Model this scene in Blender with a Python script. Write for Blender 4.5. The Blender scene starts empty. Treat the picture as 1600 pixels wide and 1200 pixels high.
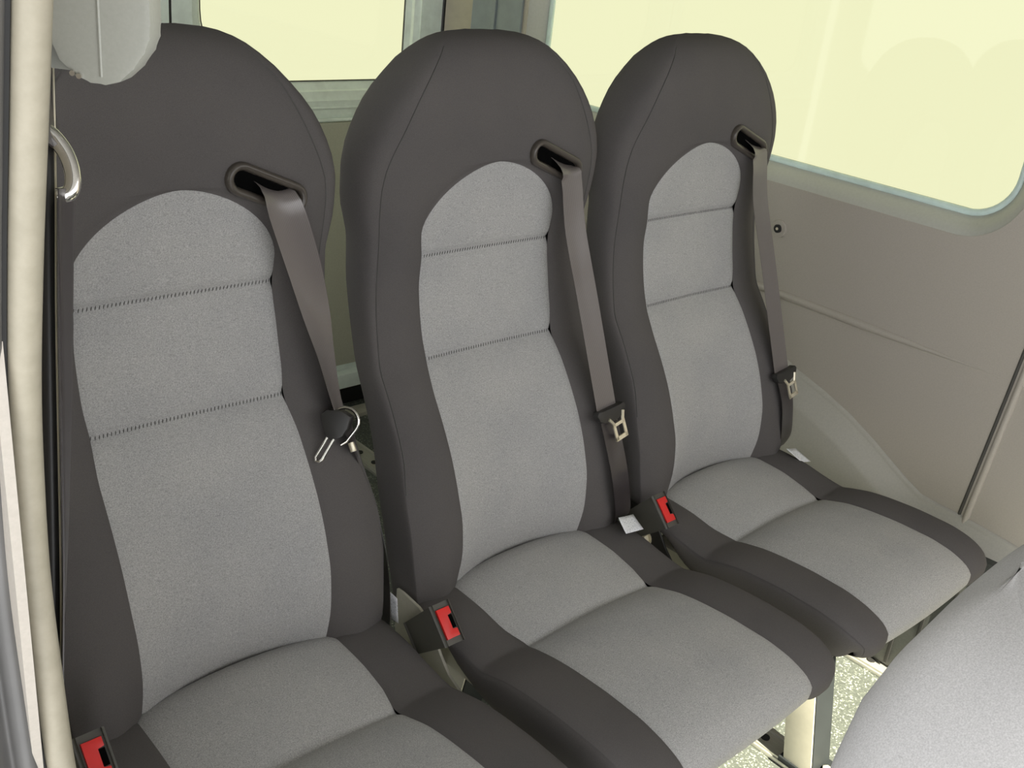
import bpy, bmesh, math, random
from mathutils import Vector, Matrix

random.seed(4)
scene = bpy.context.scene
col = scene.collection

# ------------------------------------------------------------------ camera
cam_data = bpy.data.cameras.new('camera')
cam = bpy.data.objects.new('camera', cam_data)
col.objects.link(cam)
cam_data.sensor_width = 36.0
cam_data.lens = 1651.49 / 1600.0 * 36.0
cam_data.clip_start = 0.02
RT = Vector((0.7327556, -0.6721139, 0.1064524))
UP = Vector((0.2035504, 0.3657573, 0.9081789))
FW = Vector((0.6493353, 0.6438048, -0.4048198))
m = Matrix((RT, UP, -FW)).transposed().to_4x4()
m.translation = Vector((-0.97228, -0.90371, 1.30650))
cam.matrix_world = m
scene.camera = cam

# ------------------------------------------------------------------ daylight
world = bpy.data.worlds.new('daylight')
scene.world = world
world.use_nodes = True
wb = world.node_tree.nodes['Background']
wb.inputs['Color'].default_value = (0.985, 0.99, 1.0, 1)
wb.inputs['Strength'].default_value = 3.0
sun_data = bpy.data.lights.new('sun', 'SUN')
sun_data.energy = 30.0
sun_data.angle = 0.009
sun_data.color = (1.0, 0.93, 0.72)
sun = bpy.data.objects.new('sun', sun_data)
col.objects.link(sun)
sun.rotation_euler = Vector((0.16, 1.0, -1.10)).to_track_quat('-Z', 'Y').to_euler()
sun.location = (-2, -4, 4)
scene.view_settings.view_transform = 'Standard'
scene.view_settings.look = 'None'
scene.view_settings.gamma = 1.0
scene.view_settings.use_curve_mapping = False
scene.view_settings.exposure = 0.0

FZ = 0.06          # floor height
PITCH = 0.46       # seat spacing
XR, XL = 0.80, -0.86   # inner faces of the side walls
YR = 1.20          # rear doors
ZC = 1.56          # ceiling

# ------------------------------------------------------------------ materials
def new_mat(name):
    mt = bpy.data.materials.new(name)
    mt.use_nodes = True
    nt = mt.node_tree
    return mt, nt, nt.nodes['Principled BSDF']

def noise(nt, scale, detail=4, rough=.6, coord='Object', stretch=None):
    tc = nt.nodes.new('ShaderNodeTexCoord')
    n = nt.nodes.new('ShaderNodeTexNoise')
    n.inputs['Scale'].default_value = scale
    n.inputs['Detail'].default_value = detail
    n.inputs['Roughness'].default_value = rough
    if stretch:
        mp = nt.nodes.new('ShaderNodeMapping')
        mp.inputs['Scale'].default_value = stretch
        nt.links.new(tc.outputs[coord], mp.inputs['Vector'])
        nt.links.new(mp.outputs[0], n.inputs['Vector'])
    else:
        nt.links.new(tc.outputs[coord], n.inputs['Vector'])
    return n

def ramp(nt, src, stops):
    r = nt.nodes.new('ShaderNodeValToRGB')
    e = r.color_ramp.elements
    e[0].position, e[0].color = stops[0][0], (*stops[0][1], 1)
    e[1].position, e[1].color = stops[-1][0], (*stops[-1][1], 1)
    for p, c in stops[1:-1]:
        k = e.new(p); k.color = (*c, 1)
    nt.links.new(src, r.inputs['Fac'])
    return r

def bump(nt, src, b, strength, dist):
    bp = nt.nodes.new('ShaderNodeBump')
    bp.inputs['Strength'].default_value = strength
    bp.inputs['Distance'].default_value = dist
    nt.links.new(src, bp.inputs['Height'])
    nt.links.new(bp.outputs[0], b.inputs['Normal'])
    return bp

def mottled(name, c0, c1, scale, rough, metal=0.0, lo=.35, hi=.65, bstr=0.0, bdist=.001, sheen=0.0, spec=.5, stretch=None, detail=4):
    mt, nt, b = new_mat(name)
    n = noise(nt, scale, detail, .6, stretch=stretch)
    r = ramp(nt, n.outputs['Fac'], [(lo, c0), (hi, c1)])
    nt.links.new(r.outputs[0], b.inputs['Base Color'])
    b.inputs['Roughness'].default_value = rough
    b.inputs['Metallic'].default_value = metal
    b.inputs['Specular IOR Level'].default_value = spec
    if sheen:
        b.inputs['Sheen Weight'].default_value = sheen
        b.inputs['Sheen Roughness'].default_value = .5
    if bstr:
        bump(nt, n.outputs['Fac'], b, bstr, bdist)
    return mt

def fabric(name, c0, c1, fine, weave_scale, sheen, bstr):
    """woven cloth: fine heather plus a very soft large-scale unevenness"""
    mt, nt, b = new_mat(name)
    n = noise(nt, fine, 3, .7)
    r = ramp(nt, n.outputs['Fac'], [(.30, c0), (.70, c1)])
    g = noise(nt, 9.0, 3, .5)
    mx = nt.nodes.new('ShaderNodeMix'); mx.data_type = 'RGBA'; mx.blend_type = 'MULTIPLY'
    mx.inputs['Factor'].default_value = 1.0
    gr = ramp(nt, g.outputs['Fac'], [(.3, (.93, .93, .94)), (.7, (1.05, 1.04, 1.03))])
    nt.links.new(r.outputs[0], mx.inputs['A']); nt.links.new(gr.outputs[0], mx.inputs['B'])
    nt.links.new(mx.outputs['Result'], b.inputs['Base Color'])
    b.inputs['Roughness'].default_value = .92
    b.inputs['Specular IOR Level'].default_value = .10
    b.inputs['Sheen Weight'].default_value = sheen
    b.inputs['Sheen Roughness'].default_value = .55
    wv = noise(nt, weave_scale, 2, .5)
    bump(nt, wv.outputs['Fac'], b, bstr, .0006)
    return mt

def plain(name, c, rough=.5, metal=0.0, spec=.5):
    return mottled(name, tuple(v*.94 for v in c), tuple(min(1, v*1.06) for v in c), 30, rough, metal, spec=spec)

M = {}
M['insert'] = fabric('grey_heather_fabric', (.280, .279, .275), (.560, .558, .550), 760, 900, .0, .25)
M['dark'] = fabric('charcoal_fabric', (.098, .091, .090), (.136, .127, .125), 1300, 1100, .0, .10)
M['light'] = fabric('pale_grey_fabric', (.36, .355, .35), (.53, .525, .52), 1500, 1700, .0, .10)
M['thread'] = plain('dark_thread', (.085, .082, .078), .8)
M['pan'] = plain('black_pan_plastic', (.03, .03, .03), .6)
M['black'] = plain('black_plastic', (.022, .021, .020), .38)
M['bezel'] = plain('dark_brown_bezel_plastic', (.075, .064, .054), .28)
M['slot'] = plain('slot_shadow_black', (.004, .004, .004), .9, spec=.0)
M['red'] = plain('red_button_plastic', (.78, .025, .022), .35)
M['buckle'] = plain('buckle_plastic', (.085, .082, .070), .35)
M['metal'] = plain('painted_grey_beige_steel', (.50, .48, .40), .45, .15)
M['steel'] = plain('zinc_steel', (.80, .74, .58), .34, .6)
M['chrome'] = plain('chrome', (.80, .78, .74), .12, 1.0)
M['alu'] = mottled('brushed_aluminium', (.52, .51, .47), (.66, .65, .60), 60, .38, .7, stretch=(30, .6, 30))
M['grey_leg'] = plain('dark_grey_painted_steel', (.018, .021, .023), .6, .0, .2)  # darkened to stand in for the unlit front of the legs
M['wall'] = mottled('grey_moulded_trim', (.43, .395, .345), (.465, .428, .375), 420, .42, bstr=.03, bdist=.0003)
M['wall_dark'] = mottled('dark_grey_kick_trim', (.045, .048, .045), (.058, .062, .058), 200, .6, bstr=.06, bdist=.0004)
M['arch'] = mottled('pale_grey_arch_trim', (.415, .402, .355), (.45, .437, .385), 300, .42)
M['reveal'] = mottled('pale_grey_window_reveal', (.50, .505, .465), (.53, .535, .495), 200, .42)
M['mint'] = plain('pale_mint_paint', (.84, .93, .88), .30)
M['door_trim'] = mottled('olive_grey_door_trim', (.46, .465, .38), (.50, .505, .42), 240, .6)
M['pillar'] = plain('blue_grey_pillar_paint', (.26, .30, .31), .45)
M['pillar_beige'] = plain('beige_pillar_trim', (.52, .48, .36), .6)
M['rubber'] = plain('black_rubber', (.012, .012, .012), .6)
M['rim'] = plain('pale_teal_window_rim', (.74, .90, .86), .3)
M['seal'] = mottled('beige_door_seal', (.29, .265, .20), (.33, .30, .23), 120, .55, bstr=.05)
M['jamb'] = mottled('grey_jamb_paint', (.095, .093, .09), (.13, .127, .122), 14, .4, .1)
M['housing'] = mottled('grey_housing_plastic', (.38, .385, .34), (.405, .41, .365), 500, .40)
M['ceiling'] = mottled('pale_headliner', (.27, .265, .25), (.30, .295, .28), 300, .8)
M['arch_seam'] = plain('shadow_gap_grey', (.07, .068, .06), .7)

# webbing: lengthwise ribs, satin sheen
def webbing(name, c0, c1):
    mt, nt, b = new_mat(name)
    tc = nt.nodes.new('ShaderNodeTexCoord')
    w = nt.nodes.new('ShaderNodeTexWave')
    w.bands_direction = 'X'
    w.inputs['Scale'].default_value = 7.0
    w.inputs['Distortion'].default_value = 1.0
    w.inputs['Detail'].default_value = 2.0
    nt.links.new(tc.outputs['UV'], w.inputs['Vector'])
    r = ramp(nt, w.outputs['Fac'], [(.2, c0), (.8, c1)])
    nt.links.new(r.outputs[0], b.inputs['Base Color'])
    b.inputs['Roughness'].default_value = .30
    b.inputs['Specular IOR Level'].default_value = .9
    b.inputs['Anisotropic'].default_value = .6
    bump(nt, w.outputs['Fac'], b, .15, .0008)
    return mt
M['belt'] = webbing('grey_brown_webbing', (.125, .108, .104), (.185, .165, .160))
M['belt_dark'] = webbing('black_webbing', (.030, .024, .027), (.046, .038, .040))

# speckled vinyl floor
mt, nt, b = new_mat('speckled_vinyl_floor')
n = noise(nt, 260, 2, .5)
r = ramp(nt, n.outputs['Fac'], [(.30, (.055, .062, .056)), (.60, (.085, .095, .085)), (.66, (.32, .34, .29))])
nt.links.new(r.outputs[0], b.inputs['Base Color'])
b.inputs['Roughness'].default_value = .5
M['floor'] = mt

# printed white label
mt, nt, b = new_mat('printed_white_label')
tc = nt.nodes.new('ShaderNodeTexCoord')
mp = nt.nodes.new('ShaderNodeMapping'); mp.inputs['Scale'].default_value = (9, 7, 1)
nt.links.new(tc.outputs['UV'], mp.inputs['Vector'])
vr = nt.nodes.new('ShaderNodeTexNoise'); vr.inputs['Scale'].default_value = 2.2; vr.inputs['Detail'].default_value = 2
nt.links.new(mp.outputs[0], vr.inputs['Vector'])
r = ramp(nt, vr.outputs['Fac'], [(.60, (.90, .91, .94)), (.66, (.30, .31, .35))])
nt.links.new(r.outputs[0], b.inputs['Base Color'])
b.inputs['Roughness'].default_value = .5
M['label'] = mt

# window glass; its tint carries the yellow glare outside and dims the sky
mt = bpy.data.materials.new('yellow_tinted_glass'); mt.use_nodes = True
nt = mt.node_tree; nt.nodes.clear()
out = nt.nodes.new('ShaderNodeOutputMaterial')
tr = nt.nodes.new('ShaderNodeBsdfTransparent'); tr.inputs['Color'].default_value = (.303, .304, .192, 1)
gl = nt.nodes.new('ShaderNodeBsdfGlossy'); gl.inputs['Roughness'].default_value = .03
gl.inputs['Color'].default_value = (.6, .6, .6, 1)
mx = nt.nodes.new('ShaderNodeMixShader'); mx.inputs[0].default_value = .03
nt.links.new(tr.outputs[0], mx.inputs[1]); nt.links.new(gl.outputs[0], mx.inputs[2])
nt.links.new(mx.outputs[0], out.inputs['Surface'])
M['glass'] = mt

mt = bpy.data.materials.new('clear_glass'); mt.use_nodes = True
nt = mt.node_tree; nt.nodes.clear()
out = nt.nodes.new('ShaderNodeOutputMaterial')
tr = nt.nodes.new('ShaderNodeBsdfTransparent'); tr.inputs['Color'].default_value = (.90, .93, .86, 1)
gl = nt.nodes.new('ShaderNodeBsdfGlossy'); gl.inputs['Roughness'].default_value = .03
mx = nt.nodes.new('ShaderNodeMixShader'); mx.inputs[0].default_value = .04
nt.links.new(tr.outputs[0], mx.inputs[1]); nt.links.new(gl.outputs[0], mx.inputs[2])
nt.links.new(mx.outputs[0], out.inputs['Surface'])
M['clear_glass'] = mt

# ------------------------------------------------------------------ mesh helpers
def link(name, me, mat, parent=None, smooth=True):
    if mat is not None:
        me.materials.append(M[mat] if isinstance(mat, str) else mat)
    if smooth:
        for p in me.polygons: p.use_smooth = True
    o = bpy.data.objects.new(name, me)
    col.objects.link(o)
    if parent: o.parent = parent
    return o

def from_bm(name, bm, mat, parent=None, smooth=False):
    me = bpy.data.meshes.new(name)
    bm.normal_update(); bm.to_mesh(me); bm.free()
    return link(name, me, mat, parent, smooth)

def sharp(o, ang=40):
    o.data.shade_smooth()
    o.data.set_sharp_from_angle(angle=math.radians(ang))
    return o

def grid_bm(bm, rows, flip=False):
    vs = [[bm.verts.new(p) for p in r] for r in rows]
    for i in range(len(vs)-1):
        for j in range(len(vs[i])-1):
            q = [vs[i][j], vs[i][j+1], vs[i+1][j+1], vs[i+1][j]]
            if flip: q.reverse()
            try: bm.faces.new(q)
            except ValueError: pass
    return vs

def clean(bm, d=1e-5):
    bmesh.ops.remove_doubles(bm, verts=bm.verts, dist=d)
    bmesh.ops.dissolve_degenerate(bm, edges=bm.edges, dist=1e-7)

def box_bm(bm, c, s, rot=None):
    r = bmesh.ops.create_cube(bm, size=1)
    for v in r['verts']:
        p = Vector((v.co.x*s[0], v.co.y*s[1], v.co.z*s[2]))
        if rot is not None: p = rot @ p
        v.co = p + Vector(c)
    return r['verts']

def bevel(bm, w, seg=2):
    bmesh.ops.bevel(bm, geom=list(bm.edges), offset=w, segments=seg, profile=.7, affect='EDGES')

def box(name, c, s, mat, parent=None, bv=0.0, rot=None, seg=2):
    bm = bmesh.new(); box_bm(bm, c, s, rot)
    if bv: bevel(bm, bv, seg)
    o = from_bm(name, bm, mat, parent, False)
    if bv: sharp(o, 35)
    return o

def frames(path):
    """tangents of a polyline"""
    T = []
    for i in range(len(path)):
        a = path[max(i-1, 0)]; b = path[min(i+1, len(path)-1)]
        T.append((b-a).normalized())
    return T

def tube_bm(bm, path, rad, seg=10, closed=False, flat=1.0, ref=None):
    path = [Vector(p) for p in path]
    n = len(path); T = frames(path)
    if closed:
        T = [(path[(i+1) % n]-path[i-1]).normalized() for i in range(n)]
    u = ref.copy() if ref is not None else Vector((0, 0, 1))
    if abs(u.dot(T[0])) > .9: u = Vector((1, 0, 0))
    rings = []
    for i in range(n):
        u = (u - T[i]*u.dot(T[i])).normalized(); w = T[i].cross(u)
        rr = rad[i] if isinstance(rad, (list, tuple)) else rad
        rings.append([bm.verts.new(path[i]+(u*math.cos(a)*flat+w*math.sin(a))*rr) for a in [2*math.pi*k/seg for k in range(seg)]])
    k = n if closed else n-1
    for i in range(k):
        A, B = rings[i], rings[(i+1) % n]
        for j in range(seg):
            bm.faces.new([A[j], A[(j+1) % seg], B[(j+1) % seg], B[j]])
    if not closed:
        bm.faces.new(list(reversed(rings[0]))); bm.faces.new(rings[-1])

def tube(name, path, rad, mat, parent=None, seg=10, closed=False, flat=1.0, ref=None):
    bm = bmesh.new(); tube_bm(bm, path, rad, seg, closed, flat, ref)
    bmesh.ops.recalc_face_normals(bm, faces=bm.faces)
    o = from_bm(name, bm, mat, parent, True)
    return sharp(o, 50)

def prism_bm(bm, poly, a, b, n):
    """extrude polygon: poly in (a,b) plane coordinates -> list of Vector; n = extrusion vector"""
    lo = [bm.verts.new(p) for p in poly]; hi = [bm.verts.new(p+n) for p in poly]
    k = len(poly)
    bm.faces.new(lo); bm.faces.new(list(reversed(hi)))
    for i in range(k):
        bm.faces.new([lo[i], hi[i], hi[(i+1) % k], lo[(i+1) % k]])
    bmesh.ops.recalc_face_normals(bm, faces=bm.faces)

def prism(name, poly, n, mat, parent=None, bv=0.0):
    bm = bmesh.new(); prism_bm(bm, [Vector(p) for p in poly], None, None, Vector(n))
    if bv: bevel(bm, bv, 2)
    o = from_bm(name, bm, mat, parent, False)
    if bv: sharp(o, 35)
    return o

def cyl(name, c, axis, r, h, mat, parent=None, seg=20, bv=0.0):
    bm = bmesh.new()
    bmesh.ops.create_cone(bm, cap_ends=True, segments=seg, radius1=r, radius2=r, depth=h)
    q = Vector((0, 0, 1)).rotation_difference(Vector(axis).normalized())
    for v in bm.verts: v.co = q @ v.co + Vector(c)
    if bv: bmesh.ops.bevel(bm, geom=[e for e in bm.edges if len(e.link_faces) == 2 and e.calc_face_angle() > 1], offset=bv, segments=2, profile=.7, affect='EDGES')
    return sharp(from_bm(name, bm, mat, parent, True), 40)

def empty(name, loc):
    o = bpy.data.objects.new(name, None)
    o.empty_display_size = .1
    o.location = loc; col.objects.link(o)
    return o

def tag(o, label=None, cat=None, group=None, kind=None):
    if label: o['label'] = label
    if cat: o['category'] = cat
    if group: o['group'] = group
    if kind: o['kind'] = kind
    return o

def rrect(cx, cy, hw, hh, r, n=8):
    """rounded rectangle loop (counter-clockwise) in 2-D"""
    out = []
    for sx, sy, a0 in ((1, 1, 0), (-1, 1, 90), (-1, -1, 180), (1, -1, 270)):
        for k in range(n+1):
            a = math.radians(a0+90*k/n)
            out.append((cx+sx*(hw-r)+r*math.cos(a), cy+sy*(hh-r)+r*math.sin(a)))
    return out

def rrect4(x0, x1, y0, y1, r, n=10):
    """rounded rectangle with its own radius per corner: r = (x1y1, x0y1, x0y0, x1y0)"""
    out = []
    for (sx, sy, a0), q in zip(((1, 1, 0), (-1, 1, 90), (-1, -1, 180), (1, -1, 270)), r):
        for k in range(n+1):
            a = math.radians(a0+90*k/n)
            out.append(((x1-q if sx > 0 else x0+q)+q*math.cos(a), (y1-q if sy > 0 else y0+q)+q*math.sin(a)))
    return out

def sheet_with_hole(name, outer, hole, to3, mat, parent=None, holes=None):
    """flat sheet between an outer polygon and rounded holes (2-D), lifted by to3(u,v)"""
    bm = bmesh.new(); es = []
    for lp in [outer]+(holes if holes else [hole]):
        vs = [bm.verts.new(to3(*p)) for p in lp]
        es += [bm.edges.new((vs[i], vs[(i+1) % len(vs)])) for i in range(len(vs))]
    bmesh.ops.triangle_fill(bm, use_beauty=True, use_dissolve=False, edges=es)
    return from_bm(name, bm, mat, parent, False)

def loop_strip(name, loops, mat, parent=None, ang=30):
    """surface through a list of closed 3-D loops with the same vertex count"""
    bm = bmesh.new(); n = len(loops[0])
    vs = [[bm.verts.new(p) for p in l] for l in loops]
    for i in range(len(vs)-1):
        for j in range(n):
            bm.faces.new([vs[i][j], vs[i][(j+1) % n], vs[i+1][(j+1) % n], vs[i+1][j]])
    return sharp(from_bm(name, bm, mat, parent, True), ang)

def cosspace(n, a=-1.0, b=1.0):
    return [a+(b-a)*(.5-.5*math.cos(math.pi*i/(n-1))) for i in range(n)]

def lin(n, a, b):
    return [a+(b-a)*i/(n-1) for i in range(n)]

# ================================================================== the van body
# floor
floor = box('floor', ((XL+XR)/2, -.355, FZ-.02), (XR-XL+.02, 3.23, .04), 'floor')
tag(floor, 'dark speckled vinyl van floor', 'floor', kind='structure')
for i, x in enumerate((-.52, -.06, .40, .755)):
    rail_w = .056 if i < 3 else .05
    r = box('trim_%d' % (i+1), (x, -.41, FZ+.004), (rail_w, 3.08, .008), 'alu', None, .002)
    tag(r, ['aluminium floor rail under the seat nearest the door', 'aluminium floor rail under the middle seat', 'aluminium floor rail under the seat by the side wall', 'aluminium floor rail beside the side wall'][i], 'floor rail', kind='structure')
    bm = bmesh.new()
    for s in (-1, 1):
        box_bm(bm, (x+s*(rail_w/2-.006), -.41, FZ+.010), (.007, 3.08, .005))
    from_bm('rail_lip', bm, 'alu', r)
    bm = bmesh.new()
    for k in range(26):
        y = -.55+k*.06
        bmesh.ops.create_cone(bm, cap_ends=True, segments=12, radius1=.008, radius2=.008, depth=.002, matrix=Matrix.Translation((x, y, FZ+.009)))
    h = from_bm('lashing_hole', bm, 'rubber', r); h['kind'] = 'stuff'

# ceiling, widened past the door side to shade the seal and jamb
ceil = box('ceiling', (-.085, (1.25-1.50)/2, ZC+.02), (1.99, 2.75, .04), 'ceiling')
tag(ceil, 'pale van headliner', 'ceiling', kind='structure')

# ---------------------------------------------------------------- side wall builder (sign s: +1 right, -1 left)
def side_wall(s, X, y0, y1, wy0, wy1, wname, label):
    sx = lambda d: X+s*d
    hole = rrect((wy0+wy1)/2, (.890+1.45)/2, (wy1-wy0)/2+.036, (1.45-.890)/2, .105, 10)
    glass = rrect((wy0+wy1)/2, (.924+1.415)/2, (wy1-wy0)/2, (1.415-.924)/2, .075, 10)
    outer = [(y0, FZ), (y1, FZ), (y1, ZC), (y0, ZC)]
    w = sheet_with_hole('wall_'+wname, outer, hole, lambda y, z: Vector((sx(0), y, z)), 'wall')
    sol = w.modifiers.new('thick', 'SOLIDIFY'); sol.thickness = .004; sol.offset = 0
    tag(w, label, 'wall', kind='structure')
    loops = []
    for t in lin(9, 0, 1):
        d = .044*t**1.15
        k = t**.8
        loops.append([Vector((sx(d), a[0]*(1-k)+b[0]*k, a[1]*(1-k)+b[1]*k)) for a, b in zip(hole, glass)])
    # little rolled lip where the sill meets the wall
    loop_strip('window_reveal', loops, 'reveal', w, 60)
    return w, glass, sx

wr, glassR, sxR = side_wall(1, XR, -1.50, YR-.065, -.226, .905, 'right', 'grey moulded side wall of the van with a long window')
win1 = empty('window_1', (XR+.046, .33, 1.17)); tag(win1, 'long fixed side window with yellow tinted glass', 'window', kind='structure')
def in_local(o, root):
    o.parent = root; o.matrix_parent_inverse = Matrix.Translation(-Vector(root.location))
def pane_obj(root, loop3, thick_vec, mat='glass'):
    bm = bmesh.new()
    a = [bm.verts.new(p) for p in loop3]; b = [bm.verts.new(p+thick_vec) for p in loop3]
    bm.faces.new(a)
    o = from_bm('pane', bm, mat); in_local(o, root); return o
pane_obj(win1, [Vector((XR+.045, y, z)) for y, z in glassR], Vector((.004, 0, 0)))
o = tube('window_rim', [Vector((XR+.040, y, z)) for y, z in glassR], .0065, 'rim', None, 8, True); in_local(o, win1)
big = rrect((-.226+.905)/2, (.924+1.415)/2, (.905+.236)/2-.0045, (1.415-.924)/2-.0045, .071, 10)
o = tube('rubber_gasket', [Vector((XR+.041, y, z)) for y, z in big], .0022, 'rubber', None, 6, True); in_local(o, win1)

wl, glassL, sxL = side_wall(-1, XL, -.535, YR, .06, 1.10, 'left', 'grey side wall behind the sliding door opening')  # window opening added out of view to brighten the rear
win2 = empty('window_2', (XL-.046, .58, 1.17)); tag(win2, 'clear quarter window in the wall behind the door pillar', 'window', kind='structure')
pane_obj(win2, [Vector((XL-.045, y, z)) for y, z in glassL], Vector((-.004, 0, 0)), 'clear_glass')
o = tube('window_rim', [Vector((XL-.040, y, z)) for y, z in glassL], .0055, 'rim', None, 8, True); in_local(o, win2)  # rim of the added window

# pressed bead across the right wall
bead = [Vector((XR-.001, y, .682+.002*math.sin(y*3))) for y in lin(40, 1.10, -.30)]
rad = [.0085*(1 if y > -.05 else max(.12, 1-(-.05-y)/.27)) for y in lin(40, 1.10, -.30)]
o = tube('pressed_bead', bead, rad, 'wall', wr, 10)
# screw clip
clip = cyl('clip_ring', (XR-.004, .176, .807), (1, 0, 0), .0165, .006, 'wall', wr, 24, .002)
cyl('clip_screw', (XR-.008, .176, .807), (1, 0, 0), .008, .006, 'rubber', clip, 20, .0015)
cyl('screw_socket', (XR-.0113, .176, .807), (1, 0, 0), .003, .001, 'steel', clip, 6)

# vertical seam between the rear quarter panel and the front panel: gap, bead and lip
def vline(name, y0, y1, z0, z1, dx, r, mat, parent, n=24, curve=0.0):
    pts = [Vector((XR-dx, y0+(y1-y0)*t+curve*math.sin(math.pi*t), z0+(z1-z0)*t)) for t in lin(n, 0, 1)]
    return tube(name, pts, r, mat, parent, 8)
vline('panel_gap', -.307, -.358, .40, 1.50, .001, .0035, 'arch_seam', wr, curve=-.006)
vline('panel_bead', -.320, -.371, .40, 1.50, .002, .0060, 'wall', wr, curve=-.006)
vline('panel_groove', -.331, -.381, .40, 1.50, -.001, .0025, 'arch_seam', wr, curve=-.006)
vline('panel_crease', -.300, -.305, .745, .885, -.0008, .0025, 'arch_seam', wr)

# wheel arch: rounded housing standing proud of the lower wall
arch_line = [(.34, .60), (.20, .590), (.12, .568), (.068, .546), (.0, .526), (-.062, .503), (-.12, .474), (-.173, .444), (-.205, .427), (-.234, .414), (-.27, .411), (-.309, .410), (-.36, .406), (-.42, .400), (-.60, .396), (-1.2, .396)]
rows = []
for y, z in arch_line:
    row = []
    zl = min(.352, z-.055)
    for dep, dz in ((0, .004), (.004, .003), (.0065, -.001), (.007, -.005), (.008, -.008), (.015, -.020), (.022, -.032), (.028, -.042), (.032, -.049), (.034, -.055)):
        row.append(Vector((XR-dep, y, z+dz)))
    row.append(Vector((XR-.036, y, (z-.055)*.5+zl*.5))); row.append(Vector((XR-.038, y, zl)))
    rows.append(row)
bm = bmesh.new(); grid_bm(bm, rows)
bmesh.ops.recalc_face_normals(bm, faces=bm.faces)
ar = sharp(from_bm('wheel_arch', bm, 'arch', wr, True), 50)
# lower kick panel with upright ribs
kick = box('kick_panel', (XR-.020, -.30, (.37+FZ+.012)/2), (.040, 1.30, .37-FZ-.012), 'wall_dark', wr, .006)
for k in range(30):
    y = -.92+k*.043
    box('panel_rib', (XR-.043, y, .215), (.004, .007, .27), 'rubber', wr, .0015)

# ---------------------------------------------------------------- rear doors
def rear_door(idx, x0, x1, wx0, wx1, inner, label):
    d = empty('door_%d' % idx, ((x0+x1)/2, YR, FZ)); tag(d, label, 'door', kind='structure')
    rr = (.06, .06, .15, .05) if inner > 0 else (.06, .06, .05, .15)
    hole = rrect4(wx0-.030, wx1+.030, .866, 1.45, [q+.03 for q in rr])
    glass = rrect4(wx0, wx1, .906, 1.415, rr)
    to3 = lambda x, z: Vector((x, YR, z))
    sk = sheet_with_hole('door_skin', [(x0, .165), (x1, .165), (x1, 1.50), (x0, 1.50)], hole, to3, 'mint')
    sol = sk.modifiers.new('thick', 'SOLIDIFY'); sol.thickness = .006; sol.offset = 0
    in_local(sk, d)
    loops = []
    for t, dy in ((0, 0), (.12, .003), (.5, .006), (.56, .014), (.9, .020), (1, .026)):
        loops.append([Vector((a[0]*(1-t)+b[0]*t, YR+dy, a[1]*(1-t)+b[1]*t)) for a, b in zip(hole, glass)])
    o = loop_strip('window_frame', loops, 'mint', None, 25); in_local(o, d)
    w = pane_obj(d, [Vector((x, YR+.026, z)) for x, z in glass], Vector((0, .004, 0)))
    g2 = rrect4(wx0+.001, wx1-.001, .907, 1.414, rr)
    o = tube('rubber_gasket', [Vector((x, YR+.024, z)) for x, z in g2], .0015, 'arch_seam', None, 6, True); in_local(o, d)
    o = box('door_trim', ((x0+x1)/2, YR-.008, (.19+.818)/2), (x1-x0-.03, .016, .818-.19), 'door_trim', None, .004); in_local(o, d)
    o = tube('trim_bead', [Vector((x, YR-.010, .823)) for x in lin(4, x0+.01, x1-.01)], .0045, 'mint', None, 8); in_local(o, d)
    o = tube('frame_bead', [Vector((x, YR-.004, .850)) for x in lin(4, x0+.02, x1-.02)], .0035, 'mint', None, 8); in_local(o, d)
    return d
rear_door(1, .058, .757, .132, .664, 1, 'pale rear door with a yellow tinted window, beside the corner pillar')
rear_door(2, -.80, .052, -.70, -.022, -1, 'pale rear door behind the seat nearest the side door')
o = box('trim_5', (-.03, YR-.006, .1485), (XR-XL, .05, .040), 'mint', None, .004); tag(o, 'pale metal rear door threshold', 'threshold', kind='structure')  # pale colour stands in for sunlight on the threshold
o = box('wall_rear', (-.03, YR+.030, .095), (XR-XL, .04, .068), 'rubber'); tag(o, 'black gap below the rear threshold', 'wall', kind='structure')
o = box('trim_6', (-.03, 1.145, FZ+.006), (XR-XL, .045, .012), 'metal', None, .003); tag(o, 'aluminium strip at the rear floor edge', 'floor strip', kind='structure')
o = box('trim_13', (.055, YR+.004, .83), (.012, .012, 1.36), 'rubber'); tag(o, 'black rubber strip between the two rear doors', 'door seal', kind='structure')
# header above the rear doors
o = box('trim_7', (-.03, YR, 1.53), (XR-XL, .03, .06), 'wall'); tag(o, 'header above the rear doors', 'trim', kind='structure')
# rear corner pillar
pl = prism('trim_8', [(.766, YR+.01, FZ), (XR+.002, YR-.068, FZ), (XR+.03, YR-.068, FZ), (XR+.03, YR+.03, FZ), (.766, YR+.03, FZ)], (0, 0, ZC-FZ), 'pillar_beige')
tag(pl, 'beige trimmed rear corner pillar', 'pillar', kind='structure')
o = box('corner_cover', (XR-.003, (1.128+.955)/2, 1.22), (.010, 1.128-.955, .66), 'pillar', wr, .004)  # bluish colour stands in for shade on the grey wall here
o = box('corner_rib', (XR-.010, 1.045, 1.22), (.008, .012, .66), 'pillar', wr, .003)
o = box('pillar_gasket', (.762, YR-.002, .82), (.005, .010, 1.34), 'rubber', None); tag(o, kind='structure'); o.name = 'trim_9'; tag(o, 'black rubber gap beside the rear door', 'gasket')

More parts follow.
